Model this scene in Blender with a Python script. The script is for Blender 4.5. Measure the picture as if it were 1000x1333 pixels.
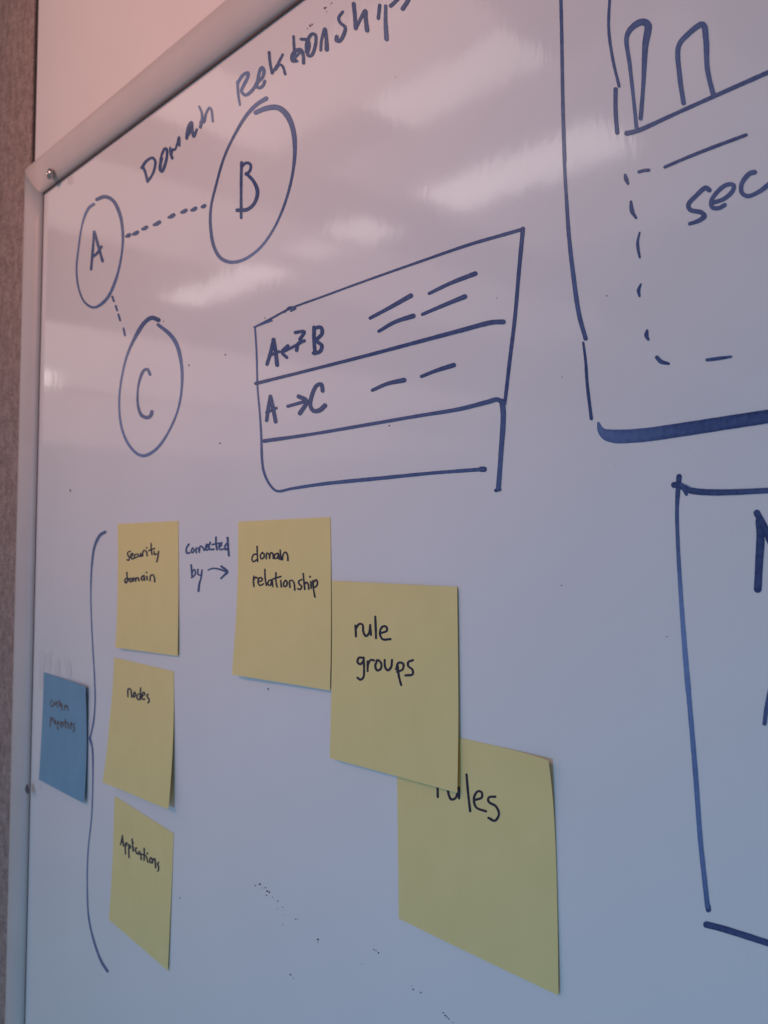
import bpy, math, random
import numpy as np
from mathutils import Matrix, Vector

random.seed(7)
for o in list(bpy.data.objects):
    bpy.data.objects.remove(o, do_unlink=True)
scene = bpy.context.scene
col = scene.collection

# ------------------------------------------------------------------ camera
# Board frame: x right along the board, y up, z out of the board; the origin is
# the inner top-left corner of the frame, 1.80 m above the floor.
Z0 = 1.80
R = np.array([[0.67408475, 0.01561519, -0.73848894],
              [-0.00283761, -0.9997144, -0.02372888],
              [-0.73864857, 0.01809082, -0.67384792]])     # rows: right, down, forward
C = np.array([0.63908458, -0.24600825, 0.23236136])
F = 1097.44                                                # focal length in photo pixels

def W(p):
    return Vector((float(p[0]), float(-p[2]), float(p[1]) + Z0))

def D(d):
    return Vector((float(d[0]), float(-d[2]), float(d[1])))

cam_data = bpy.data.cameras.new('camera')
cam = bpy.data.objects.new('camera', cam_data)
col.objects.link(cam)
rx, dn, fw = D(R[0]), D(R[1]), D(R[2])
m3 = Matrix((rx, -dn, -fw)).transposed()
cam.matrix_world = Matrix.Translation(W(C)) @ m3.to_4x4()
cam_data.sensor_fit = 'HORIZONTAL'
cam_data.sensor_width = 36.0
cam_data.lens = 36.0 * F / 1000.0
cam_data.clip_start = 0.01
cam_data.clip_end = 60.0
cam_data.dof.use_dof = True
cam_data.dof.focus_distance = 0.315
cam_data.dof.aperture_fstop = 32.0
scene.camera = cam
scene.render.resolution_x = 768
scene.render.resolution_y = 1024

# ------------------------------------------------------------------ light
world = bpy.data.worlds.new('World')
scene.world = world
world.use_nodes = True
bg = world.node_tree.nodes['Background']
bg.inputs['Color'].default_value = (0.51, 0.52, 0.59, 1)     # cool ambient light of the room
bg.inputs['Strength'].default_value = 0.355

def area(name, x0, x1, z0, z1, h, L, colr):
    """rectangular area lamp facing down; L is its radiance"""
    l = bpy.data.lights.new(name, 'AREA')
    l.shape = 'RECTANGLE'
    l.size = x1 - x0
    l.size_y = z1 - z0
    l.energy = L * math.pi * (x1 - x0) * (z1 - z0)
    l.color = colr
    o = bpy.data.objects.new(name, l)
    o.location = W(((x0 + x1) / 2, h, (z0 + z1) / 2))
    col.objects.link(o)
    return o

CEIL = 0.95
WARM = (1.0, 0.86, 0.84)
area('ceiling_lamp', -1.46, -0.72, 1.80, 2.04, CEIL - 0.03, 3.4, WARM)
area('ceiling_lamp', -1.98, -1.74, 1.80, 2.04, CEIL - 0.03, 2.6, WARM)
area('ceiling_lamp', -2.28, -2.07, 1.82, 2.02, CEIL - 0.03, 1.3, WARM)
area('ceiling_lamp', -3.36, -2.52, 1.84, 2.06, CEIL - 0.03, 2.2, WARM)
area('ceiling_lamp', -1.12, -0.62, 1.27, 1.46, CEIL - 0.03, 2.2, WARM)
# dim area lamps added to brighten the mirrored ceiling between the beams
ROSE = (1.0, 0.72, 0.69)
area('added_ceiling_glow', -1.58, -0.60, 1.00, 1.27, CEIL - 0.02, 0.9, ROSE)
area('added_ceiling_glow', -1.60, -1.25, 0.30, 1.00, CEIL - 0.02, 0.9, ROSE)
area('added_ceiling_glow', -1.58, -0.30, 1.48, 2.70, CEIL - 0.015, 0.40, ROSE)
area('added_ceiling_glow', -2.75, -1.99, 0.30, 4.00, CEIL - 0.02, 0.36, ROSE)
area('added_ceiling_glow', -6.70, -4.30, 0.30, 6.00, CEIL - 0.02, 0.55, ROSE)
area('added_ceiling_glow', -12.0, -6.85, 0.30, 9.00, CEIL - 0.02, 0.36, ROSE)

# small bare lamp far down the room whose glint shows beside the left rail
def back(x, y, z=0.0):
    """photo pixel -> point of the plane z (board frame)"""
    d = R.T @ np.array([(x - 500) / F, (y - 666.5) / F, 1.0])
    t = (z - C[2]) / d[2]
    return C + t * d

gp = back(58.5, 493)
gd = gp - C
gd = gd / np.linalg.norm(gd) * np.array([1, 1, -1])
gl = area('far_lamp', -0.018, 0.018, -0.044, 0.044, 0.0, 3.2, (1.0, 0.9, 0.88))
gl.data.shape = 'ELLIPSE'
gl.location = W(gp + gd * 3.2)
gl.rotation_euler = (W(gp) - gl.location).to_track_quat('-Z', 'Y').to_euler()

# unseen warm spot added to tint the upper left of the board pink
sp = bpy.data.lights.new('added_warm_spot', 'SPOT')
sp.energy = 68.0
sp.color = (1.0, 0.46, 0.36)
sp.spot_size = 0.62
sp.spot_blend = 1.0
sp.shadow_soft_size = 0.20
spo = bpy.data.objects.new('added_warm_spot', sp)
spo.location = W((0.35, 0.70, 1.60))
spo.rotation_euler = (W((0.20, 0.11, 0)) - spo.location).to_track_quat('-Z', 'Y').to_euler()
col.objects.link(spo)

# unseen cool spot added to turn the lower right of the board bluer
cs = bpy.data.lights.new('added_cool_spot', 'SPOT')
cs.energy = 40.0
cs.color = (0.10, 0.52, 1.0)
cs.spot_size = 1.60
cs.spot_blend = 1.0
cs.shadow_soft_size = 0.16
cso = bpy.data.objects.new('added_cool_spot', cs)
cso.location = W((0.80, -0.25, 1.60))
cso.rotation_euler = (W((0.552, -1.125, 0)) - cso.location).to_track_quat('-Z', 'Y').to_euler()
col.objects.link(cso)

scene.view_settings.view_transform = 'Standard'
scene.view_settings.look = 'None'
scene.view_settings.exposure = 0.0
scene.view_settings.gamma = 1.0
scene.view_settings.use_curve_mapping = False
scene.render.engine = 'CYCLES'

# ------------------------------------------------------------------ helpers
def mesh_obj(name, verts, faces, mat, parent=None, smooth=False, attr=None):
    me = bpy.data.meshes.new(name)
    me.from_pydata([tuple(W(v)) for v in verts], [], faces)
    me.materials.append(mat)
    if smooth:
        me.polygons.foreach_set('use_smooth', [True] * len(me.polygons))
    if attr is not None:
        a = me.attributes.new('ink_load', 'FLOAT', 'POINT')
        a.data.foreach_set('value', attr)
    me.update()
    o = bpy.data.objects.new(name, me)
    col.objects.link(o)
    if parent:
        o.parent = parent
        o.matrix_parent_inverse = Matrix.Identity(4)
        if parent.parent is None:            # parts keep world coordinates; so do sub-parts
            o.matrix_parent_inverse = Matrix.Translation(parent.location).inverted()
    return o

def tag(o, label=None, category=None, group=None, kind=None):
    if label: o['label'] = label
    if category: o['category'] = category
    if group: o['group'] = group
    if kind: o['kind'] = kind
    return o

class Nodes:
    def __init__(s, name):
        s.m = bpy.data.materials.new(name)
        s.m.use_nodes = True
        s.t = s.m.node_tree
        s.p = s.t.nodes['Principled BSDF']
    def n(s, kind, **kw):
        nd = s.t.nodes.new(kind)
        for k, v in kw.items():
            if k.startswith('i_'):
                nd.inputs[k[2:].replace('_', ' ')].default_value = v
            else:
                setattr(nd, k, v)
        return nd
    def l(s, a, ao, b, bi):
        s.t.links.new(a.outputs[ao], b.inputs[bi])
    def coords(s, sx, sy, sz):
        g = s.n('ShaderNodeNewGeometry')
        mp = s.n('ShaderNodeMapping')
        mp.inputs['Scale'].default_value = (sx, sy, sz)
        s.l(g, 'Position', mp, 'Vector')
        return mp
    def noise(s, sx, sy, sz, detail=3.0, rough=0.5):
        mp = s.coords(sx, sy, sz)
        nz = s.n('ShaderNodeTexNoise')
        nz.inputs['Scale'].default_value = 1.0
        nz.inputs['Detail'].default_value = detail
        nz.inputs['Roughness'].default_value = rough
        s.l(mp, 'Vector', nz, 'Vector')
        return nz
    def ramp(s, src, stops):
        r = s.n('ShaderNodeValToRGB')
        e = r.color_ramp.elements
        while len(e) < len(stops): e.new(0.5)
        for k, (p, c) in enumerate(stops):
            e[k].position = p
            e[k].color = (*c, 1)
        s.t.links.new(src, r.inputs['Fac'])
        return r
    def bump(s, src, strength, dist):
        b = s.n('ShaderNodeBump')
        b.inputs['Strength'].default_value = strength
        b.inputs['Distance'].default_value = dist
        s.t.links.new(src, b.inputs['Height'])
        s.l(b, 'Normal', s.p, 'Normal')
        return b

# ------------------------------------------------------------------ materials
def mat_board():
    k = Nodes('whiteboard_enamel')
    nz = k.noise(9, 9, 5, 4)
    r = k.ramp(nz.outputs['Fac'], [(0.3, (0.755, 0.755, 0.76)), (0.7, (0.79, 0.79, 0.79))])
    k.l(r, 'Color', k.p, 'Base Color')
    k.p.inputs['Roughness'].default_value = 0.075
    k.p.inputs['IOR'].default_value = 1.52
    n1 = k.noise(380, 380, 90, 2)
    n2 = k.noise(30, 30, 16, 2)
    ad = k.n('ShaderNodeMath', operation='MULTIPLY_ADD')
    ad.inputs[1].default_value = 5.0
    k.l(n2, 'Fac', ad, 0)
    k.l(n1, 'Fac', ad, 2)
    k.bump(ad.outputs[0], 1.0, 0.000024)
    return k.m

def mat_ink(name, dark, light):
    k = Nodes(name)
    at = k.n('ShaderNodeAttribute', attribute_name='ink_load')
    nz = k.noise(500, 500, 500, 3)
    m = k.n('ShaderNodeMath', operation='MULTIPLY_ADD')
    m.inputs[1].default_value = 0.35
    m.inputs[2].default_value = -0.175
    k.l(nz, 'Fac', m, 0)
    a = k.n('ShaderNodeMath', operation='ADD', use_clamp=True)
    k.l(m, 0, a, 0)
    k.l(at, 'Fac', a, 1)
    r = k.ramp(a.outputs[0], [(0.0, light), (1.0, dark)])
    k.l(r, 'Color', k.p, 'Base Color')
    k.p.inputs['Roughness'].default_value = 0.16
    return k.m

def mat_paper(name, c0, c1):
    k = Nodes(name)
    nz = k.noise(60, 60, 45, 4)
    r = k.ramp(nz.outputs['Fac'], [(0.25, c0), (0.75, c1)])
    k.l(r, 'Color', k.p, 'Base Color')
    k.p.inputs['Roughness'].default_value = 0.85
    k.p.inputs['Specular IOR Level'].default_value = 0.2
    n1 = k.noise(900, 900, 900, 3)
    n2 = k.noise(45, 45, 30, 2)
    ad = k.n('ShaderNodeMath', operation='MULTIPLY_ADD')
    ad.inputs[1].default_value = 14.0
    k.l(n2, 'Fac', ad, 0)
    k.l(n1, 'Fac', ad, 2)
    k.bump(ad.outputs[0], 0.7, 0.00006)
    return k.m

def mat_fabric():
    k = Nodes('woven_fabric')
    n1 = k.noise(900, 900, 260, 2)
    n2 = k.noise(220, 220, 1000, 2)
    n3 = k.noise(120, 120, 90, 3)
    ad = k.n('ShaderNodeMath', operation='ADD'); k.l(n1, 'Fac', ad, 0); k.l(n2, 'Fac', ad, 1)
    ad2 = k.n('ShaderNodeMath', operation='ADD'); k.l(ad, 0, ad2, 0); k.l(n3, 'Fac', ad2, 1)
    mu = k.n('ShaderNodeMath', operation='MULTIPLY'); mu.inputs[1].default_value = 1 / 3
    k.l(ad2, 0, mu, 0)
    r = k.ramp(mu.outputs[0], [(0.40, (0.25, 0.185, 0.168)), (0.60, (0.48, 0.375, 0.345))])
    k.l(r, 'Color', k.p, 'Base Color')
    k.p.inputs['Roughness'].default_value = 0.95
    k.p.inputs['Specular IOR Level'].default_value = 0.1
    k.bump(ad.outputs[0], 0.8, 0.0004)
    return k.m

def mat_plain(name, c0, c1, rough, scale=40, metal=0.0, bump=0.0):
    k = Nodes(name)
    nz = k.noise(scale, scale, scale, 4)
    r = k.ramp(nz.outputs['Fac'], [(0.3, c0), (0.7, c1)])
    k.l(r, 'Color', k.p, 'Base Color')
    k.p.inputs['Roughness'].default_value = rough
    k.p.inputs['Metallic'].default_value = metal
    if bump:
        n1 = k.noise(scale * 12, scale * 12, scale * 12, 2)
        k.bump(n1.outputs['Fac'], 0.6, bump)
    return k.m

M_BOARD = mat_board()
M_INK = mat_ink('blue_marker_ink', (0.023, 0.041, 0.145), (0.21, 0.33, 0.60))
M_BLACK = mat_ink('dark_pen_ink', (0.018, 0.016, 0.040), (0.10, 0.09, 0.12))
M_BROWN = mat_ink('brown_pen_ink', (0.075, 0.052, 0.065), (0.15, 0.12, 0.14))
M_GHOST = mat_ink('wiped_marker_residue', (0.60, 0.58, 0.61), (0.755, 0.75, 0.76))
M_DIRT = mat_plain('dirt_speck', (0.06, 0.05, 0.06), (0.12, 0.10, 0.11), 0.8)
M_YELLOW = mat_paper('yellow_note_paper', (0.79, 0.665, 0.29), (0.83, 0.70, 0.32))
M_BLUE = mat_paper('blue_note_paper', (0.185, 0.345, 0.475), (0.215, 0.385, 0.52))
M_FABRIC = mat_fabric()
M_WALL = mat_plain('painted_wall', (0.79, 0.765, 0.755), (0.82, 0.795, 0.785), 0.7, 14, 0, 0.0001)
M_RAIL = mat_plain('satin_grey_rail', (0.575, 0.54, 0.525), (0.615, 0.58, 0.565), 0.45, 25, 0, 0.00002)
M_RAIL_SHADE = mat_plain('dark_rail_shade', (0.13, 0.095, 0.09), (0.18, 0.13, 0.12), 0.7)  # shade at the inner lip of the rails, put into the colour
M_SEAL = mat_plain('dark_seal', (0.025, 0.018, 0.018), (0.04, 0.03, 0.03), 0.8)
M_SCREW = mat_plain('polished_screw', (0.42, 0.39, 0.38), (0.54, 0.51, 0.49), 0.25, 60, 1.0)
M_CEIL = mat_plain('ceiling_tile', (0.72, 0.70, 0.69), (0.78, 0.76, 0.75), 0.9, 5)
M_BEAM = mat_plain('ceiling_beam', (0.16, 0.15, 0.15), (0.20, 0.19, 0.19), 0.9, 5)

# ------------------------------------------------------------------ setting
def box(name, x0, x1, y0, y1, z0, z1, mat, parent=None, bevel=0.0):
    v = [(x, y, z) for z in (z0, z1) for y in (y0, y1) for x in (x0, x1)]
    f = [(0, 2, 3, 1), (4, 5, 7, 6), (0, 1, 5, 4), (2, 6, 7, 3), (0, 4, 6, 2), (1, 3, 7, 5)]
    o = mesh_obj(name, v, f, mat, parent)
    if bevel:
        b = o.modifiers.new('bevel', 'BEVEL')
        b.width = bevel
        b.segments = 4
    return o

DEPTH = 0.016                       # board face stands this far in front of the wall
gx = (back(46.5, 60, -DEPTH)[0] + back(43.5, 160, -DEPTH)[0]) / 2    # centre of the dark joint
wall = box('wall', gx + 0.0042, 2.6, -1.75, 1.2, -DEPTH - 0.08, -DEPTH, M_WALL, bevel=0.0012)
tag(wall, kind='structure')
fab = box('fabric_panel', gx - 1.2, gx - 0.0040, -1.75, 1.2, -DEPTH - 0.05, -DEPTH + 0.0005, M_FABRIC, bevel=0.0012)
tag(fab, 'brown-grey woven fabric wall panel beside the whiteboard frame', 'wall panel')
seal = box('edge_seal', gx - 0.0041, gx + 0.0041, -1.75, 1.2, -DEPTH - 0.05, -DEPTH - 0.0012, M_SEAL, parent=fab)

# the ceiling that the glossy board mirrors
ceil = box('ceiling', -12, 3, CEIL, CEIL + 0.05, -0.02, 9, M_CEIL)
tag(ceil, kind='structure')
for (a, b, z1) in ((-1.98, -1.61, 9), (-4.29, -2.76, 9), (-6.84, -6.71, 9)):
    box('ceiling_beam', a, b, CEIL - 0.02, CEIL - 0.002, 0.0, z1, M_BEAM, parent=ceil)

# ------------------------------------------------------------------ whiteboard
BW, BH = 1.50, 0.90
board = bpy.data.objects.new('whiteboard', None)
board.location = W((BW / 2, -BH - 0.028, -DEPTH))
col.objects.link(board)
tag(board, 'glossy whiteboard in a grey metal frame covered with blue marker sketches', 'whiteboard')

nx, ny = 2, 2
panel = box('writing_surface', -0.004, BW + 0.004, -BH - 0.004, 0.004, -0.010, 0.0, M_BOARD, parent=board)

PROF = [(0.0007, -0.004), (0.0007, 0.0013), (0.0020, 0.0034), (0.005, 0.0050), (0.009, 0.0062), (0.014, 0.0069),
        (0.019, 0.0070), (0.0235, 0.0062), (0.0262, 0.0046), (0.0275, 0.0022), (0.0278, -0.002), (0.0278, -DEPTH + 0.0005)]

def rail(corner_a, corner_b, out, name='frame_rail'):
    """mitred extrusion between two inner corners; out = outward normal in the board plane"""
    a, b, out = np.array(corner_a), np.array(corner_b), np.array(out)
    t = (b - a) / np.linalg.norm(b - a)
    vs, fs = [], []
    n = 40
    for i in range(n + 1):
        for (w, h) in PROF:
            p0 = a - t * (w - 0.0001) + out * w
            p1 = b + t * (w - 0.0001) + out * w
            p = p0 + (p1 - p0) * i / n
            vs.append((p[0], p[1], h))
    k = len(PROF)
    for i in range(n):
        for j in range(k - 1):
            fs.append((i * k + j, i * k + j + 1, (i + 1) * k + j + 1, (i + 1) * k + j))
    fs.append(tuple(range(k)))
    fs.append(tuple(range(n * k, n * k + k))[::-1])
    o = mesh_obj(name, vs, fs, M_RAIL, board, smooth=False)
    me = o.data
    for p in me.polygons:
        p.use_smooth = len(p.vertices) == 4
    return o

rail((0, 0), (BW, 0), (0, 1))
rail((0, -BH), (0, 0), (-1, 0))
rail((BW, 0), (BW, -BH), (1, 0))
rail((BW, -BH), (0, -BH), (0, -1))
g = 0.0006  # width of the dark strips that stand in for the rail's shadow line
box('rail_shade_strip', g, BW - g, 0.0, g, 0.0002, 0.0016, M_RAIL_SHADE, board)
box('rail_shade_strip', 0.0, g, -BH, g, 0.0002, 0.0006, M_RAIL_SHADE, board)
box('rail_shade_strip', BW - g, BW, -BH, g, 0.0002, 0.0014, M_RAIL_SHADE, board)
box('rail_shade_strip', g, BW - g, -BH - g, -BH, 0.0002, 0.0014, M_RAIL_SHADE, board)

def screw(x, y):
    vs, fs = [], []
    seg = 20
    prof = [(0.0038, 0.0), (0.0038, 0.0008), (0.0036, 0.0017), (0.0028, 0.0024), (0.0016, 0.0029), (0.0011, 0.0029), (0.0009, 0.0018)]
    for (r, h) in prof:
        for s in range(seg):
            a = 2 * math.pi * s / seg
            vs.append((x + r * math.cos(a), y + r * math.sin(a), 0.0066 + h))
    for j in range(len(prof) - 1):
        for s in range(seg):
            fs.append((j * seg + s, j * seg + (s + 1) % seg, (j + 1) * seg + (s + 1) % seg, (j + 1) * seg + s))
    fs.append(tuple(range((len(prof) - 1) * seg, len(prof) * seg)))
    return mesh_obj('corner_screw', vs, fs, M_SCREW, board, smooth=True)

sx, sy, _ = back(64, 226, 0.008)
for (x, y) in ((sx, sy), (BW - sx, sy), (sx, -BH - sy), (BW - sx, -BH - sy)):
    screw(x, y)

# ------------------------------------------------------------------ strokes
def spline(pts, step=1.2):
    """Catmull-Rom through pixel points, sampled about every step pixels"""
    P = [np.array(p, float) for p in pts]
    if len(P) == 2:
        n = max(3, int(np.linalg.norm(P[1] - P[0]) / step))
        return [P[0] + (P[1] - P[0]) * i / n for i in range(n + 1)]
    Q = [2 * P[0] - P[1]] + P + [2 * P[-1] - P[-2]]
    out = []
    for i in range(1, len(Q) - 2):
        p0, p1, p2, p3 = Q[i - 1:i + 3]
        n = max(3, int(np.linalg.norm(p2 - p1) / step))
        d1, d2, d3 = [max(1e-6, np.linalg.norm(b - a)) ** 0.5 for a, b in ((p0, p1), (p1, p2), (p2, p3))]
        m1 = (p2 - p1) + d2 * ((p1 - p0) / d1 - (p2 - p0) / (d1 + d2))
        m2 = (p2 - p1) + d2 * ((p3 - p2) / d3 - (p3 - p1) / (d2 + d3))
        for k in range(n):
            t = k / n
            out.append((2*t**3 - 3*t**2 + 1) * p1 + (t**3 - 2*t**2 + t) * m1 + (-2*t**3 + 3*t**2) * p2 + (t**3 - t**2) * m2)
    out.append(P[-1])
    return out

class Ink:
    """collects strokes traced in a zoomed view; ox, oy, s bring them to photo pixels"""
    def __init__(s, ox=0, oy=0, sc=1.0):
        s.ox, s.oy, s.sc = ox, oy, sc
        s.v, s.f, s.a = [], [], []
        s.lay = 0
        s.place = lambda x, y, e: back(x, y, e)
    def view(s, ox, oy, sc):
        s.ox, s.oy, s.sc = ox, oy, sc
        return s
    def st(s, pts, w, load=0.9):
        """w: width in view pixels, one number or one per evenly spaced key; load likewise"""
        px = [(s.ox + x * s.sc, s.oy + y * s.sc) for x, y in pts]
        wl = list(w) if isinstance(w, (list, tuple)) else [w]
        wt = [q[0] for q in wl] if isinstance(wl[0], tuple) else np.linspace(0, 1, len(wl))
        ws = [(q[1] if isinstance(q, tuple) else q) * s.sc for q in wl]
        ls = list(load) if isinstance(load, (list, tuple)) else [load]
        wmin = min(ws)
        c = spline(px, max(0.5, min(2.2, wmin * 0.45)))
        n = len(c)
        L = np.r_[0, np.cumsum([np.linalg.norm(c[i + 1] - c[i]) for i in range(n - 1)])]
        T = L / max(L[-1], 1e-6)
        W_ = np.interp(T, wt, ws) if len(ws) > 1 else np.full(n, ws[0])
        G = np.interp(T, np.linspace(0, 1, len(ls)), ls) if len(ls) > 1 else np.full(n, ls[0])
        ph = random.random() * 6
        jit = min(1.0, 3.0 / max(ws))
        W_ = W_ * (1 + jit * 0.05 * np.sin(L * 0.21 + ph) + jit * 0.03 * np.sin(L * 0.6 + ph * 2))
        tan = [c[min(i + 1, n - 1)] - c[max(i - 1, 0)] for i in range(n)]
        tan = [t / max(1e-9, np.linalg.norm(t)) for t in tan]
        rows = []
        for q in (0.98, 0.85, 0.6, 0.3):
            rows.append((c[0] - tan[0] * W_[0] / 2 * q, tan[0], W_[0] * math.sqrt(1 - q * q), G[0]))
        rows += [(c[i], tan[i], W_[i], G[i]) for i in range(n)]
        for q in (0.3, 0.6, 0.85, 0.98):
            rows.append((c[-1] + tan[-1] * W_[-1] / 2 * q, tan[-1], W_[-1] * math.sqrt(1 - q * q), G[-1]))
        b = len(s.v)
        N = len(rows)
        for i, (p, t, w_, g_) in enumerate(rows):
            nrm = np.array([-t[1], t[0]])
            e = 0.00008 + s.lay * 0.000012 + 0.00005 * i / N
            for k in (-0.5, -0.17, 0.17, 0.5):
                q = p + nrm * w_ * k
                s.v.append(s.place(q[0], q[1], e))
                s.a.append(g_ - (0.12 if abs(k) < 0.3 else 0.0) + random.uniform(-0.03, 0.03))
        for i in range(N - 1):
            for k in range(3):
                A = b + i * 4 + k
                s.f.append((A, A + 4, A + 5, A + 1))
        s.lay += 1
        return s
    def build(s, name, mat, parent, label=None):
        o = mesh_obj(name, s.v, s.f, mat, parent, attr=[float(min(1, max(0, a))) for a in s.a])
        if label:
            o['label'] = label
        return o

V1 = (0, 0, .3); V2 = (250, 0, .3); V3 = (500, 0, .5); V4 = (300, 280, .4); V5 = (700, 200, .3)
V6 = (0, 380, .3); V7 = (0, 660, .3); V8 = (0, 940, .3)
U1 = (220, 660, .24); U2 = (410, 740, .33); U3 = (500, 940, .2775); U4 = (860, 580, .2851); U5 = (860, 900, .3248)
T3 = (180, 80, .18); T4 = (290, 0, .26); T5 = (140, 690, .16); T6 = (140, 880, .08); T7 = (140, 1080, .08); T8 = (50, 890, .075)

# --- title
k = Ink(*T3)
k.st([(32, 757), (50, 800), (67, 868)], 20, [.95, .8])
k.st([(25, 768), (60, 718), (103, 696), (122, 718), (118, 770), (100, 820), (68, 866)], [22, 20, 18, 20])
k.st([(168, 700), (160, 740), (158, 780), (170, 795), (195, 740), (207, 680), (205, 632), (193, 628), (175, 660), (160, 705)], [24, 22, 20, 16])
k.st([(230, 622), (233, 660), (245, 698)], [14, 18, 22])
k.st([(238, 668), (252, 632), (262, 640), (284, 585), (294, 545), (297, 575), (297, 608)], 16)
k.st([(350, 555), (354, 510), (370, 455), (385, 438), (388, 480), (400, 543), (412, 520), (423, 490)], [22, 22, 18])
k.st([(350, 545), (368, 520), (388, 470)], 18)
k.st([(440, 325), (458, 370), (460, 420), (448, 474)], [16, 18, 22], [.55, .8])
k.st([(452, 440), (473, 435), (490, 372), (515, 332), (526, 345), (538, 432)], [22, 16, 16], [.8, .6, .5])
k.build('title_word', M_INK, board, 'handwritten word Domain in blue marker')
k = Ink(*T3)
k.st([(718, 148), (722, 230), (735, 315)], [22, 20, 14], .55)
k.st([(720, 152), (758, 97), (795, 80), (790, 115), (758, 180), (746, 215), (775, 243), (830, 200), (858, 150), (880, 62), (895, 42), (908, 60), (900, 110), (862, 152), (853, 178), (880, 190), (905, 168), (914, 142)], 24, [.55, .6, .65, .7])
k.view(*T4)
k.st([(232, 262), (237, 315), (247, 365)], 15)
k.st([(247, 365), (275, 320), (300, 272)], 13)
k.st([(264, 348), (286, 322), (300, 332), (312, 370)], 13)
k.st([(354, 182), (357, 240), (362, 300)], 14)
k.st([(372, 305), (348, 305), (345, 282), (362, 255), (390, 248), (402, 275), (404, 315)], [14, 18, 16])
k.st([(358, 290), (385, 262)], 14, .8)
k.st([(392, 195), (425, 200), (432, 230), (425, 275), (442, 278), (465, 215), (462, 172), (445, 170), (420, 212), (418, 260)], 16)
k.st([(490, 250), (494, 200), (511, 142), (518, 190), (520, 246)], [14, 14, 22])
k.st([(600, 58), (580, 88), (587, 112), (612, 135), (605, 172), (585, 203), (568, 202), (570, 182)], [13, 17, 19])
k.st([(655, 18), (660, 70), (665, 140)], 19)
k.st([(667, 138), (690, 92), (713, 52), (715, 90), (722, 150)], [14, 18, 22])
k.st([(785, 25), (778, 90)], 16)
k.st([(815, 28), (814, 100), (819, 194)], [15, 18, 22], .8)
k.st([(840, 28), (865, 4), (885, -25), (878, -52), (850, -66), (822, -50)], 18)
k.st([(900, 42), (924, 5), (935, -30), (912, -52), (930, -80)], 20)
k.build('title_word', M_INK, board, 'handwritten word Relationships in blue marker')

# --- circles A, B, C
k = Ink(*V1)
k.st([(420, 865), (455, 853), (490, 870), (520, 930), (533, 1020), (525, 1120), (500, 1220), (460, 1300), (408, 1334), (368, 1312), (341, 1250), (332, 1170), (340, 1080), (360, 960), (385, 902), (406, 886)], [16, 16, 12, 9, 12, 14, 8, 8, 8, 8, 14], [.85, .7, .55, .7, .5, .6])
ca = k.build('circle_outline', M_INK, board, 'tall oval drawn round the letter A')
k = Ink(*V1)
k.st([(408, 1005), (403, 1080), (395, 1168)], 11, .8)
k.st([(409, 1005), (425, 1062), (445, 1133)], 12, .8)
k.st([(402, 1114), (420, 1100), (440, 1070)], 12, .8)
k.build('letter', M_INK, ca)
k = Ink(*V2)
k.st([(322, 427), (285, 450), (240, 495), (190, 575), (140, 680), (105, 800), (82, 900), (80, 980), (95, 1070), (125, 1120), (165, 1137), (220, 1128), (290, 1080), (350, 1000), (400, 890), (435, 760), (446, 640), (435, 550), (405, 490), (370, 466), (320, 470), (276, 488)], [20, 15, 11, 11, 11, 14, 16, 12, 10, 11, 12, 20, 26, 20], [.6, .8, .85, .8, .75, .55, .8, .8, .75, .6])
cb = k.build('circle_outline', M_INK, board, 'large tilted oval drawn round the letter B')
k = Ink(*V2)
k.st([(215, 705), (213, 800), (213, 945)], [14, 12, 12])
k.st([(214, 722), (236, 706), (254, 714), (250, 742), (234, 756)], 13)
k.st([(236, 752), (268, 788), (284, 832), (270, 882), (240, 908), (196, 912)], [14, 17, 15, 17])
k.build('letter', M_INK, cb)
k = Ink(*V6)
k.st([(688, 122), (660, 112), (630, 130), (590, 190), (550, 280), (525, 390), (517, 490), (528, 590), (560, 665), (600, 705), (630, 710), (680, 680), (735, 600), (775, 500), (790, 390), (785, 300), (765, 225), (735, 182), (686, 142)], [19, 18, 11, 9, 9, 10, 12, 14, 10, 9, 10, 14, 18, 15], [.9, .65, .55, .5, .65, .55, .7])
cc = k.build('circle_outline', M_INK, board, 'tall oval drawn round the letter C')
k = Ink(*V6)
k.st([(651, 358), (640, 336), (625, 340), (605, 385), (597, 440), (600, 500), (615, 536), (640, 545), (655, 535), (659, 520)], [13, 13, 9, 10, 15, 16], .75)
k.build('letter', M_INK, cc)
for (x, y, q) in ((555, 1022, 7), (587, 1012, 9), (627, 990, 9), (680, 970, 12), (743, 938, 11), (797, 917, 10), (840, 908, 9), (882, 895, 6)):
    k = Ink(*V1)
    k.st([(x - q, y + q * .45), (x, y + 1), (x + q, y - q * .55)], [12, 18, 16], .85)
    k.build('connector_dash', M_INK, board)
for (a, b) in (((487, 20), (494, 40)), ((502, 60), (508, 80)), ((514, 98), (521, 123)), ((536, 158), (542, 188))):
    k = Ink(*V6)
    k.st([a, b], 9, .75)
    k.build('connector_dash', M_INK, board)

# --- table
k = Ink(*V4)
k.st([(78, 365), (130, 338), (190, 306), (300, 265), (450, 210), (620, 150), (780, 95), (880, 66), (950, 46)], [7, 7, 7, 8, 9, 11, 12])
k.st([(86, 361), (135, 343)], 6, .7)
k.st([(176, 316), (192, 300), (212, 303), (196, 312)], 6)
k.st([(80, 365), (85, 450), (88, 560), (95, 640), (100, 715), (103, 800), (110, 840), (130, 880), (152, 898), (200, 890), (300, 875), (500, 855), (650, 840), (822, 827)], [6, 6, 6, 8, 8, 11, 13, 12, 11, 13], [.7, .75, .8, .85])
k.st([(816, 827), (826, 827)], 18, 1)
k.st([(952, 44), (940, 170), (925, 340), (908, 480), (894, 603)], [14, 12, 12, 11])
k.st([(884, 606), (888, 650), (880, 780), (872, 890)], [18, 17, 15, 16], .8)
k.st([(864, 896), (876, 893)], 12, 1)
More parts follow.
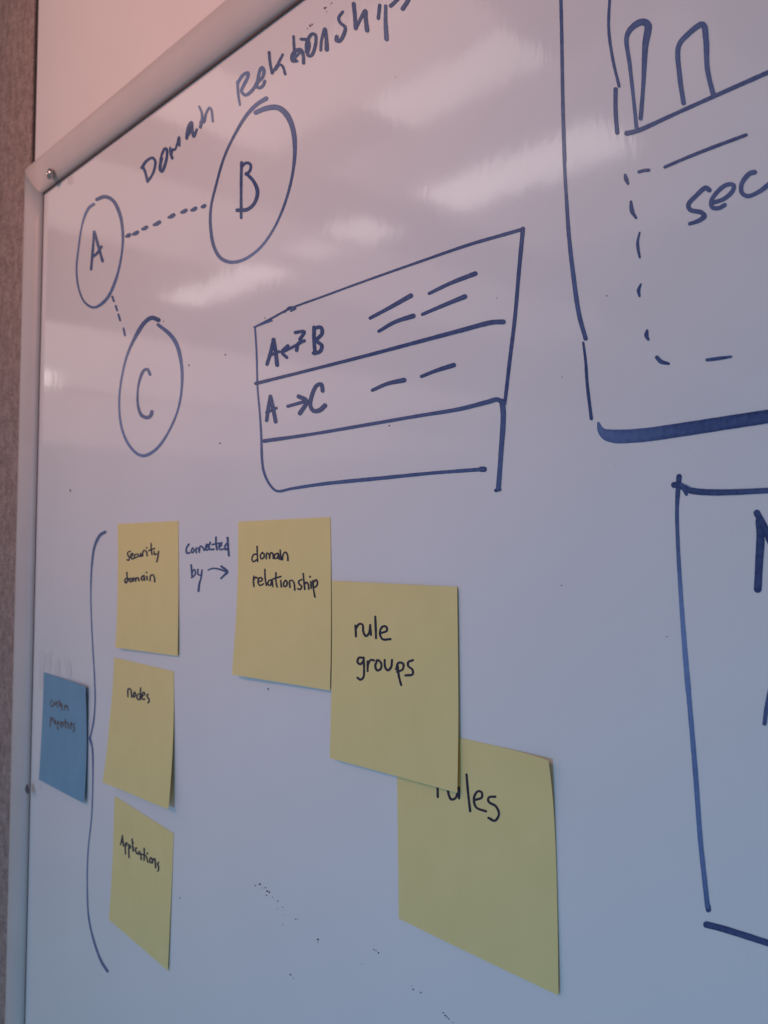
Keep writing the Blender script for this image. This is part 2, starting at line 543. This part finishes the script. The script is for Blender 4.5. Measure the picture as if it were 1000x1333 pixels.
k.st([(82, 548), (250, 506), (450, 455), (600, 415), (750, 375), (850, 349), (888, 347)], [11, 10, 11, 12, 14, 16])
k.st([(110, 735), (250, 715), (450, 681), (600, 655), (750, 630), (840, 607), (868, 600), (890, 612)], [13, 10, 11, 11, 13, 16], .85)
tb = k.build('table_outline', M_INK, board, 'hand-drawn three-row table with rounded lower corner')
k = Ink(*V4)
k.st([(140, 405), (130, 450), (119, 485)], 12)
k.st([(140, 405), (147, 445), (152, 488)], 13)
k.st([(126, 457), (158, 444)], 10)
k.st([(187, 425), (168, 446), (183, 463)], 11)
k.st([(170, 445), (205, 428), (240, 408)], 10)
k.st([(211, 382), (240, 379), (226, 404)], 11)
k.st([(240, 409), (221, 417), (215, 440)], 11)
k.st([(272, 365), (272, 410), (275, 450)], 12)
k.st([(272, 368), (294, 365), (298, 385), (280, 408), (297, 424), (291, 444), (270, 449)], 12)
k.build('table_entry', M_INK, tb, 'entry reading A and B with a two-headed arrow')
k = Ink(*V4)
k.st([(130, 590), (122, 635), (118, 668)], 12)
k.st([(130, 590), (139, 630), (147, 672)], 13)
k.st([(118, 642), (149, 628)], 10)
k.st([(187, 622), (244, 606)], 11)
k.st([(222, 590), (248, 605), (226, 645)], 14)
k.st([(300, 572), (295, 550), (280, 555), (264, 590), (260, 620), (270, 637), (290, 635), (307, 620)], [13, 13, 13, 16])
k.build('table_entry', M_INK, tb, 'entry reading A arrow C')
for pts in ([(455, 335), (520, 300), (587, 262)], [(483, 378), (535, 348), (595, 328)], [(647, 255), (715, 222), (797, 190)],
            [(625, 323), (690, 295), (763, 265)], [(462, 570), (510, 549), (565, 537)], [(622, 525), (670, 506), (727, 488)]):
    k = Ink(*V4)
    k.st(pts, [11, 13, 16], .9)
    k.build('table_dash', M_INK, tb)

# --- box and chart at the right
k = Ink(*V3)
k.st([(459, -60), (462, 60), (466, 290), (470, 420)], [9, 9, 10], .85)
k.view(*V5)
k.st([(114, -20), (118, 80), (124, 180), (135, 350), (155, 530), (180, 700), (208, 802)], [14, 15, 17, 19, 20, 19], [.8, .85, .75, .85])
k.st([(198, 820), (208, 900), (215, 1000), (233, 1150)], [10, 13, 14, 14], .95)
k.st([(264, 1170), (272, 1196), (292, 1216), (330, 1226), (450, 1222), (650, 1194), (850, 1163), (1100, 1125), (1500, 1065)], [(0, 12), (.02, 26), (.05, 52), (.08, 60), (1, 60)], [.6, .9, .95, .9])
bx = k.build('box_outline', M_INK, board, 'tall box side and thick lower edge in blue marker')
k = Ink(*V3)
k.st([(592, -60), (585, 70), (595, 150), (612, 224)], [7, 8, 8], .85)
k.st([(603, 232), (603, 290), (607, 345)], 11, .85)
k.st([(632, 347), (660, 340), (760, 295), (860, 250), (1000, 188), (1120, 135)], [13, 10, 11, 12, 12], .85)
k.st([(658, 338), (650, 260), (640, 170), (632, 95), (645, 72), (670, 57), (686, 62), (680, 120), (675, 220), (668, 308)], [10, 9, 10, 12, 20, 14, 10, 11], [.75, .75, .8, .8])
k.st([(780, 268), (770, 200), (767, 120), (790, 90), (830, 63), (838, 100), (842, 180), (858, 250)], [12, 13, 13, 16, 13, 13], .75)
k.build('bar_chart', M_INK, bx, 'small bar chart sketch with two bars')
for pts, w in (([(552, 58), (640, 20), (740, -20), (905, -82)], [14, 16, 15]), ([(440, 79), (460, 73), (482, 71)], 15), ([(380, 92), (384, 110), (392, 130)], [12, 20, 12]),
               ([(405, 208), (410, 250), (427, 278)], [12, 20, 12]), ([(443, 342), (434, 385), (437, 420), (443, 450)], [8, 14, 10]),
               ([(448, 566), (438, 593), (442, 618)], [8, 17, 10]), ([(475, 768), (472, 790), (480, 806)], [12, 20, 12]),
               ([(518, 884), (535, 902), (568, 911)], [18, 20, 12]), ([(735, 895), (790, 888), (840, 881)], [14, 17, 10])):
    k = Ink(*V5)
    k.st(pts, w, .9)
    k.build('dashed_border', M_INK, bx)
k = Ink(*V5)
k.st([(745, 158), (730, 148), (690, 180), (654, 222), (662, 243), (710, 255), (724, 270), (700, 290), (660, 304)], [22, 20, 20, 22, 16], .85)
k.st([(757, 214), (810, 195), (848, 158), (850, 135), (820, 135), (780, 165), (754, 205), (757, 232), (785, 236), (812, 222)], 19, .8)
k.st([(942, 80), (920, 86), (886, 130), (886, 168), (910, 184), (960, 165), (1010, 128)], [22, 20, 18, 22], .8)
k.build('caption_word', M_INK, bx, 'start of a handwritten word, sec')

# --- box at the lower right
k = Ink(*U4)
k.st([(85, 142), (80, 200), (75, 300), (78, 420), (85, 560), (98, 760), (113, 960), (127, 1120)], [26, 18, 18, 19, 20, 22, 24, 26], [1, .85, .75, .65, .38, .3, .36, .42])
k.view(*U5)
k.st([(111, -10), (125, 150), (140, 330), (160, 600), (178, 770), (188, 862)], [20, 20, 21, 20, 20, 20], [.42, .48, .55, .5, .55, .7])
k.st([(190, 862), (192, 876)], 22, 1)
k.st([(184, 935), (250, 952), (340, 980), (430, 1009), (640, 1072)], 27, [1, .95])
k.view(*U4)
k.st([(62, 180), (88, 180), (115, 198), (160, 209), (250, 214), (350, 212), (500, 205), (760, 196)], [28, 30, 28, 26, 26, 25], [1, .95, .85, .9])
k.st([(95, 178), (118, 222)], 16, .9)
k.st([(112, 178), (138, 192)], 6, .5)
lb = k.build('box_outline', M_INK, board, 'open rectangle corner in blue marker with a gap at its foot')
k = Ink(*U4)
k.st([(448, 345), (456, 420), (450, 540), (444, 655)], [30, 40, 36, 36], 1)
k.st([(440, 308), (470, 365), (505, 440), (560, 540), (610, 620)], [32, 36, 36], 1)
k.st([(610, 620), (635, 480), (650, 310)], 34, 1)
k.st([(560, 1000), (515, 1070), (487, 1180), (475, 1270)], [18, 20, 20], .85)
k.build('caption_letter', M_INK, lb, 'edge of heavy handwritten capitals')

# --- brace, connecting words
k = Ink(*V7)
k.st([(456, 109), (435, 122), (411, 170), (398, 260), (394, 380), (397, 500), (403, 620), (410, 740), (412, 850), (405, 935), (391, 1002)], [14, 9, 6, 6, 6, 7, 8], [.8, .6, .6, .65])
k.view(*V8)
k.st([(390, 69), (400, 110), (403, 180), (398, 400), (382, 560), (378, 700), (385, 850), (410, 960), (440, 1040), (466, 1082)], [10, 7, 6, 6, 6, 7, 9, 12], [.75, .6, .6, .8])
k.build('curly_brace', M_INK, board, 'tall thin curly brace beside the column of notes')
k = Ink(*T5)
k.st([(662, 116), (642, 148), (645, 188), (668, 184)], 16)
k.st([(692, 145), (681, 170), (690, 185), (705, 165), (692, 146)], 13)
k.st([(722, 185), (722, 146), (738, 150), (746, 180)], 14)
k.st([(746, 180), (756, 130), (775, 142), (786, 165), (797, 150)], 13)
k.st([(797, 150), (815, 130), (810, 114), (798, 136), (806, 164), (825, 154)], 13)
k.st([(836, 100), (823, 132), (835, 158), (864, 156)], 15)
k.st([(882, 58), (882, 110), (890, 160)], 15)
k.st([(850, 118), (930, 103)], 13)
k.st([(905, 137), (926, 124), (920, 110), (906, 130), (915, 158), (946, 154)], 13)
k.st([(972, 108), (955, 130), (960, 160), (978, 150)], 14)
k.st([(976, 62), (979, 120), (986, 208)], 16)
k.build('linking_word', M_INK, board, 'handwritten word connected')
k = Ink(*T5)
k.st([(680, 284), (685, 340), (688, 386)], 15)
k.st([(686, 350), (706, 320), (716, 345), (706, 370), (683, 386)], 13)
k.st([(735, 320), (736, 360), (755, 368)], 13)
k.st([(768, 325), (760, 390), (746, 440), (740, 496)], [13, 15, 17])
k.st([(818, 325), (860, 312), (920, 322), (970, 343)], [11, 15, 15])
k.st([(925, 294), (975, 340), (948, 368), (922, 394)], [17, 18, 14])
k.build('linking_word', M_INK, board, 'handwritten word by with a short arrow')

# --- wiped-off writing and dirt
k = Ink(0, 820, .18)
for pts, w in (([(302, 165), (305, 250), (299, 330), (294, 425)], [44, 40, 34, 22]), ([(372, 160), (352, 185), (352, 230), (350, 285)], [24, 38, 36, 30]),
               ([(412, 225), (416, 280), (412, 330)], [34, 38, 30]), ([(478, 215), (494, 270), (498, 340)], [34, 42, 32])):
    k.st(pts, w, [.25, .5, .35])
k.build('wiped_writing', M_GHOST, board, 'faint grey traces of wiped-off writing')
vs, fs = [], []
def speck(x, y, r, stretch=1.0):
    b = len(vs)
    c = back(x, y, 0.0001)
    n = 7
    vs.append((c[0], c[1], 0.00022))
    for i in range(n):
        a = 2 * math.pi * i / n
        q = r * random.uniform(.6, 1.25)
        p = back(x + q * math.cos(a), y + q * stretch * math.sin(a), 0.00006)
        vs.append(p)
    for i in range(n):
        fs.append((b, b + 1 + (i + 1) % n, b + 1 + i))
for (x, y, r) in ((95, 155, 3), (113, 150, 4), (135, 164, 3), (141, 177, 4), (149, 181, 3.5), (138, 193, 2.5), (162, 200, 2), (182, 215, 3), (200, 238, 2.5), (202, 266, 1.6),
                  (250, 285, 3), (258, 284, 2), (201, 305, 2), (335, 362, 4), (335, 373, 2), (549, 402, 3), (558, 405, 2.5), (567, 413, 3), (503, 457, 2), (700, 553, 4), (692, 540, 1.6), (727, 567, 2),
                  (815, 643, 3), (822, 653, 4), (829, 659, 3), (836, 666, 3), (853, 680, 2), (230, 497, 3.5), (241, 512, 2), (123, 165, 1.6), (180, 243, 1.6)):
    speck(300 + x * .34, 1100 + y * .34, r * .36)
for (x, y, r) in ((955, 657, 4), (820, 318, 4), (978, 272, 4), (710, 127, 4), (305, 860, 4), (305, 866, 3)):
    speck(x * .3, 380 + y * .3, r * .3)
for (x, y, r) in ((438, 128, 6), (447, 122, 5), (424, 142, 3), (512, 40, 6), (518, 36, 4), (521, 58, 3), (545, 14, 4), (538, 20, 3), (865, 385, 3)):
    speck(290 + x * .26, y * .26, r * .26)
for (x, y, r) in ((345, 414, 1.0), (790, 385, 1.0), (732, 491, 1.0), (731, 762, 1.1), (868, 829, 1.0), (349, 897, 1.2), (234, 1169, 1.0), (548, 1292, 1.0), (647, 388, .8), (507, 554, 1.2)):
    speck(x, y, r)
for i in range(10):
    speck(random.uniform(70, 990), random.uniform(330, 1330), random.uniform(.2, .45))
dirt = mesh_obj('dirt_specks', vs, fs, M_DIRT, board)
dirt['kind'] = 'stuff'

# smudge on the left rail
vs0, fs0 = vs, fs
vs, fs = [], []
c0 = back(34, 1028, 0.0057)
for i in range(9):
    a = 2 * math.pi * i / 9
    q = random.uniform(.8, 1.2)
    vs.append((c0[0] + .0034 * q * math.cos(a), c0[1] + .0034 * q * math.sin(a), 0.0048 - .0 * i))
vs.append((c0[0], c0[1], 0.0066))
fs = [(9, i, (i + 1) % 9) for i in range(9)]
mesh_obj('rail_smudge', vs, fs, M_DIRT, board, smooth=True)

# ------------------------------------------------------------------ sticky notes
class Note:
    def __init__(s, corners, lifts, base=0.00025, curl=None, wave=0.0002):
        """corners: TL TR BR BL photo pixels; lifts: height of each corner off the board"""
        s.base, s.lifts, s.curl, s.wave = base, lifts, curl, wave
        P = [None if c is None else back(c[0], c[1], h + base)[:2] for c, h in zip(corners, lifts)]
        if P[0] is None:
            P[0] = P[3] + P[1] - P[2]
        s.P = P
        s.ph = random.random() * 6
    def xy(s, u, v):
        a, b, c, d = s.P
        return (a * (1 - u) + b * u) * (1 - v) + (d * (1 - u) + c * u) * v
    def h(s, u, v):
        l = s.lifts
        uu, vv = min(1, max(0, u)), min(1, max(0, v))
        e = vv ** 2.2
        z = s.base + (l[0] * (1 - uu) + l[1] * uu) * (1 - vv) ** 3 + (l[3] * (1 - uu) + l[2] * uu) * e
        z += s.wave * math.sin(vv * 5 + s.ph) * math.sin(uu * 3.5 + s.ph * 2) * vv
        if s.curl:
            cu, cv, amt, pu, pv = s.curl
            z += amt * (1 - abs(uu - cu)) ** pu * (1 - abs(vv - cv)) ** pv
        return z
    def uv(s, p):
        u = v = 0.5
        for _ in range(6):
            q = s.xy(u, v)
            du = (s.xy(u + 1e-4, v) - q) / 1e-4
            dv = (s.xy(u, v + 1e-4) - q) / 1e-4
            J = np.array([du, dv]).T
            d = np.linalg.solve(J, p[:2] - q)
            u += d[0]
            v += d[1]
        return u, v
    def place(s, x, y, e):
        z = s.base
        for _ in range(5):
            p = back(x, y, z)
            z = s.h(*s.uv(p)) + e
        return back(x, y, z)
    def build(s, mat, label, group=None):
        n = 22
        root = W((*((s.P[2] + s.P[3]) / 2), 0.0))
        V = []
        for t in (0.0, 0.00014):
            for j in range(n + 1):
                for i in range(n + 1):
                    u, v = i / n, j / n
                    V.append((*s.xy(u, v), s.h(u, v) - t))
        Fc = []
        N = (n + 1) * (n + 1)
        for j in range(n):
            for i in range(n):
                a = j * (n + 1) + i
                Fc.append((a, a + n + 1, a + n + 2, a + 1))
                Fc.append((N + a, N + a + 1, N + a + n + 2, N + a + n + 1))
        rim = [i for i in range(n + 1)] + [(j + 1) * (n + 1) - 1 for j in range(1, n + 1)] + [n * (n + 1) + i for i in range(n - 1, -1, -1)] + [j * (n + 1) for j in range(n - 1, 0, -1)]
        for a, b in zip(rim, rim[1:] + rim[:1]):
            Fc.append((a, b, N + b, N + a))
        me_v = [np.array(v) for v in V]
        o = mesh_obj('sticky_note', me_v, Fc, mat, smooth=True)
        o.data.set_sharp_from_angle(angle=math.radians(35))
        # move the origin to the foot of the note
        o.data.transform(Matrix.Translation(-root))
        o.location = root
        tag(o, label, 'sticky note', group)
        s.o = o
        return s
    def word(s, view, strokes, w, mat=None, load=.95):
        k = Ink(*view)
        k.place = lambda x, y, e: s.place(x, y, e * 0.6)
        for p in strokes:
            k.st(p, w, load)
        k.build('handwritten_word', mat or M_BLACK, s.o)
        return s

def dot(x, y, r=3):
    return [(x - r * .3, y - r * .5), (x + r * .3, y + r * .5)]

GRP = 'sticky notes on the whiteboard'
n = Note([(153, 682), (232, 678), (231, 854), (150, 843)], (0, 0, .0012, .0028)).build(M_YELLOW, 'yellow sticky note reading security domain', GRP)
n.word(T5, [[(186, 174), (166, 180), (165, 203), (178, 224), (170, 247), (158, 241)], [(188, 215), (205, 205), (205, 190), (192, 196), (190, 225), (205, 235), (216, 226)],
            [(234, 195), (219, 208), (222, 228), (240, 219)], [(248, 195), (250, 214), (262, 214), (270, 190), (273, 214)],
            [(285, 212), (287, 182), (298, 165), (308, 170)], [(318, 176), (322, 210)], dot(318, 145), [(355, 110), (355, 160), (362, 200)], [(335, 167), (382, 150)],
            [(378, 175), (383, 200), (400, 194)], [(416, 172), (410, 215), (400, 258)]], 12)
n.word(T5, [[(157, 344), (159, 380), (164, 410)], [(162, 388), (147, 396), (141, 420), (150, 431), (163, 412), (173, 396)], [(188, 393), (180, 418), (195, 420), (201, 396), (188, 393)],
            [(210, 416), (213, 390), (225, 396), (228, 416)], [(228, 412), (236, 390), (249, 390), (255, 412)], [(296, 370), (279, 380), (275, 405), (292, 405), (298, 376), (301, 408)],
            [(319, 378), (322, 405)], dot(317, 345), [(345, 412), (350, 372), (368, 363), (380, 385), (384, 420)]], 13)
n = Note([(149, 856), (226, 874), (219, 1054), (134, 1018)], (0, 0, .0045, .0060), curl=(0, .55, .0012, 3, 2)).build(M_YELLOW, 'yellow sticky note reading nodes', GRP)
n.word(T6, [[(332, 340), (334, 218), (350, 204), (378, 228), (388, 300), (396, 352)], [(437, 260), (421, 300), (428, 345), (449, 325), (455, 282), (437, 258)],
            [(508, 292), (482, 312), (486, 378), (514, 385), (530, 330)], [(538, 195), (535, 290), (532, 385)], [(562, 330), (600, 305), (600, 272), (580, 266), (561, 310), (571, 380), (606, 378)],
            [(664, 298), (642, 306), (646, 340), (670, 372), (675, 420), (655, 434)]], 25)
n = Note([(149, 1036), (226, 1085), (218, 1264), (142, 1197)], (0, 0, .001, .0015)).build(M_YELLOW, 'yellow sticky note reading Applications', GRP)
n.word(T7, [[(241, 100), (226, 180), (209, 246)], [(241, 100), (250, 190), (258, 270)], [(220, 216), (252, 206)], [(286, 225), (288, 320), (293, 400)], [(286, 232), (310, 213), (318, 240), (290, 270)],
            [(345, 242), (345, 350), (350, 458)], [(345, 256), (368, 262), (368, 300), (345, 318)], [(400, 155), (404, 250), (414, 352)], dot(416, 215, 10), [(418, 285), (420, 345)],
            [(474, 300), (459, 302), (455, 340), (475, 388), (502, 398)], [(522, 354), (501, 374), (505, 402), (530, 388), (537, 380), (546, 488)], [(595, 308), (596, 400), (593, 502)], [(562, 404), (622, 428)],
            [(632, 440), (655, 532)], dot(646, 388, 10), [(702, 455), (685, 490), (694, 540), (718, 538), (726, 482), (704, 455)], [(728, 545), (745, 482), (765, 474), (775, 540), (781, 622)],
            [(832, 533), (812, 550), (824, 590), (831, 650), (815, 677)]], 24)
n = Note([(57, 875), (113, 893), (110, 1046), (50, 1015)], (0, .0015, .002, .0022), curl=(1, .1, .001, 3, 1)).build(M_BLUE, 'blue sticky note reading custom properties', GRP)
n.word(T8, [[(238, 280), (215, 312), (215, 370), (236, 402), (252, 385)], [(265, 318), (270, 375), (294, 365), (300, 312)], [(330, 305), (310, 345), (332, 370), (325, 412)], [(362, 290), (366, 350), (372, 395)], [(340, 335), (385, 335)],
            [(400, 350), (380, 375), (392, 398), (412, 380), (402, 352)], [(405, 400), (408, 460)], [(452, 455), (454, 380)], [(454, 390), (474, 372), (482, 412)], [(482, 405), (500, 385), (512, 460)]], 20, M_BROWN, .8)
n.word(T8, [[(215, 575), (206, 680), (200, 740)], [(213, 590), (230, 605), (212, 650)], [(252, 660), (255, 600), (272, 598)], [(290, 630), (275, 670), (285, 705), (302, 680), (290, 632)], [(338, 650), (330, 720), (336, 792)], [(338, 660), (355, 665), (338, 705)],
            [(382, 705), (410, 685), (395, 662), (380, 700), (402, 758)], [(430, 740), (432, 675), (445, 670)], [(470, 620), (466, 690), (476, 765)], [(452, 665), (490, 680)], [(508, 672), (525, 778)], [(556, 725), (582, 705), (568, 675), (554, 720), (575, 785)],
            [(628, 690), (602, 728), (624, 775), (606, 832)]], 21, M_BROWN, .8)
n = Note([(310, 679), (430, 673), (429, 899), (302, 878)], (0, 0, .0022, .0040)).build(M_YELLOW, 'yellow sticky note reading domain relationship', GRP)
n.word(U1, [[(478, 256), (460, 258), (450, 280), (458, 297), (478, 284)], [(478, 214), (479, 255), (481, 295)], [(506, 247), (496, 262), (500, 281), (513, 276), (516, 256), (506, 247)], [(527, 281), (531, 250), (542, 256), (546, 279)],
            [(546, 276), (551, 249), (562, 251), (566, 279)], [(590, 250), (575, 258), (572, 278), (588, 277), (594, 252), (598, 283)], [(603, 234), (606, 260), (608, 286)], [(615, 286), (620, 256), (632, 245), (642, 258), (645, 290)]], 9)
n.word(U1, [[(460, 376), (458, 400), (461, 431)], [(459, 398), (468, 381), (481, 386)], [(485, 406), (505, 398), (503, 385), (490, 385), (483, 408), (492, 425), (513, 417)], [(520, 338), (522, 390), (529, 426)],
            [(556, 395), (541, 400), (537, 420), (550, 425), (558, 398), (563, 431)], [(580, 357), (580, 400), (586, 434)], [(564, 391), (606, 377)], [(606, 398), (609, 433)], [(631, 398), (621, 414), (626, 432), (638, 426), (640, 406), (631, 398)],
            [(656, 436), (655, 401), (668, 398), (678, 413), (682, 451)], [(719, 394), (704, 402), (706, 418), (719, 430), (712, 447), (698, 443)], [(728, 361), (731, 400), (736, 446)], [(733, 421), (746, 408), (755, 420), (758, 446)],
            [(769, 405), (771, 441)], dot(765, 378), [(780, 400), (783, 440), (791, 488)], [(780, 411), (798, 395), (805, 412), (797, 432), (782, 435)]], 9)
n = Note([None, (721, 988), (727, 1296), (519, 1196)], (0, 0, .0012, .0006), curl=(1, 0, .0030, 9, 5)).build(M_YELLOW, 'yellow sticky note reading rules, partly under another note', GRP)
n.word(U3, [[(251, 262), (252, 352)], [(252, 280), (275, 250), (290, 258)], [(302, 270), (302, 335), (316, 363), (336, 356), (350, 306), (352, 358)], [(387, 246), (394, 330), (404, 418)],
            [(425, 366), (458, 354), (458, 330), (440, 325), (422, 355), (432, 400), (478, 419)], [(522, 350), (491, 354), (491, 374), (525, 396), (539, 432), (520, 463), (490, 450)]], 11.5)
n = Note([(432, 756), (595, 764), (595.5, 1032), (429, 987)], (0, 0, .0016, .0022), base=.0011).build(M_YELLOW, 'yellow sticky note reading rule groups, overlapping the rules note', GRP)
n.word(U2, [[(160, 226), (162, 268)], [(161, 238), (175, 219), (188, 222), (191, 250), (201, 267), (213, 256), (218, 223)], [(218, 223), (221, 262)], [(238, 190), (240, 240), (241, 275)], [(258, 256), (284, 245), (280, 229), (265, 231), (256, 255), (267, 279), (298, 279)]], 9)
n.word(U2, [[(191, 353), (174, 352), (168, 370), (180, 378), (192, 362)], [(192, 352), (194, 400), (191, 430), (179, 439), (168, 431)], [(208, 405), (208, 367)], [(208, 382), (220, 361), (233, 363)], [(246, 362), (238, 385), (245, 402), (258, 398), (262, 376), (250, 362), (244, 363)],
            [(275, 361), (277, 390), (288, 402), (300, 390), (304, 361)], [(326, 386), (331, 425), (340, 460)], [(320, 398), (330, 372), (348, 376), (346, 398), (324, 408)], [(386, 362), (368, 370), (368, 385), (385, 400), (385, 418), (357, 422)]], 9)
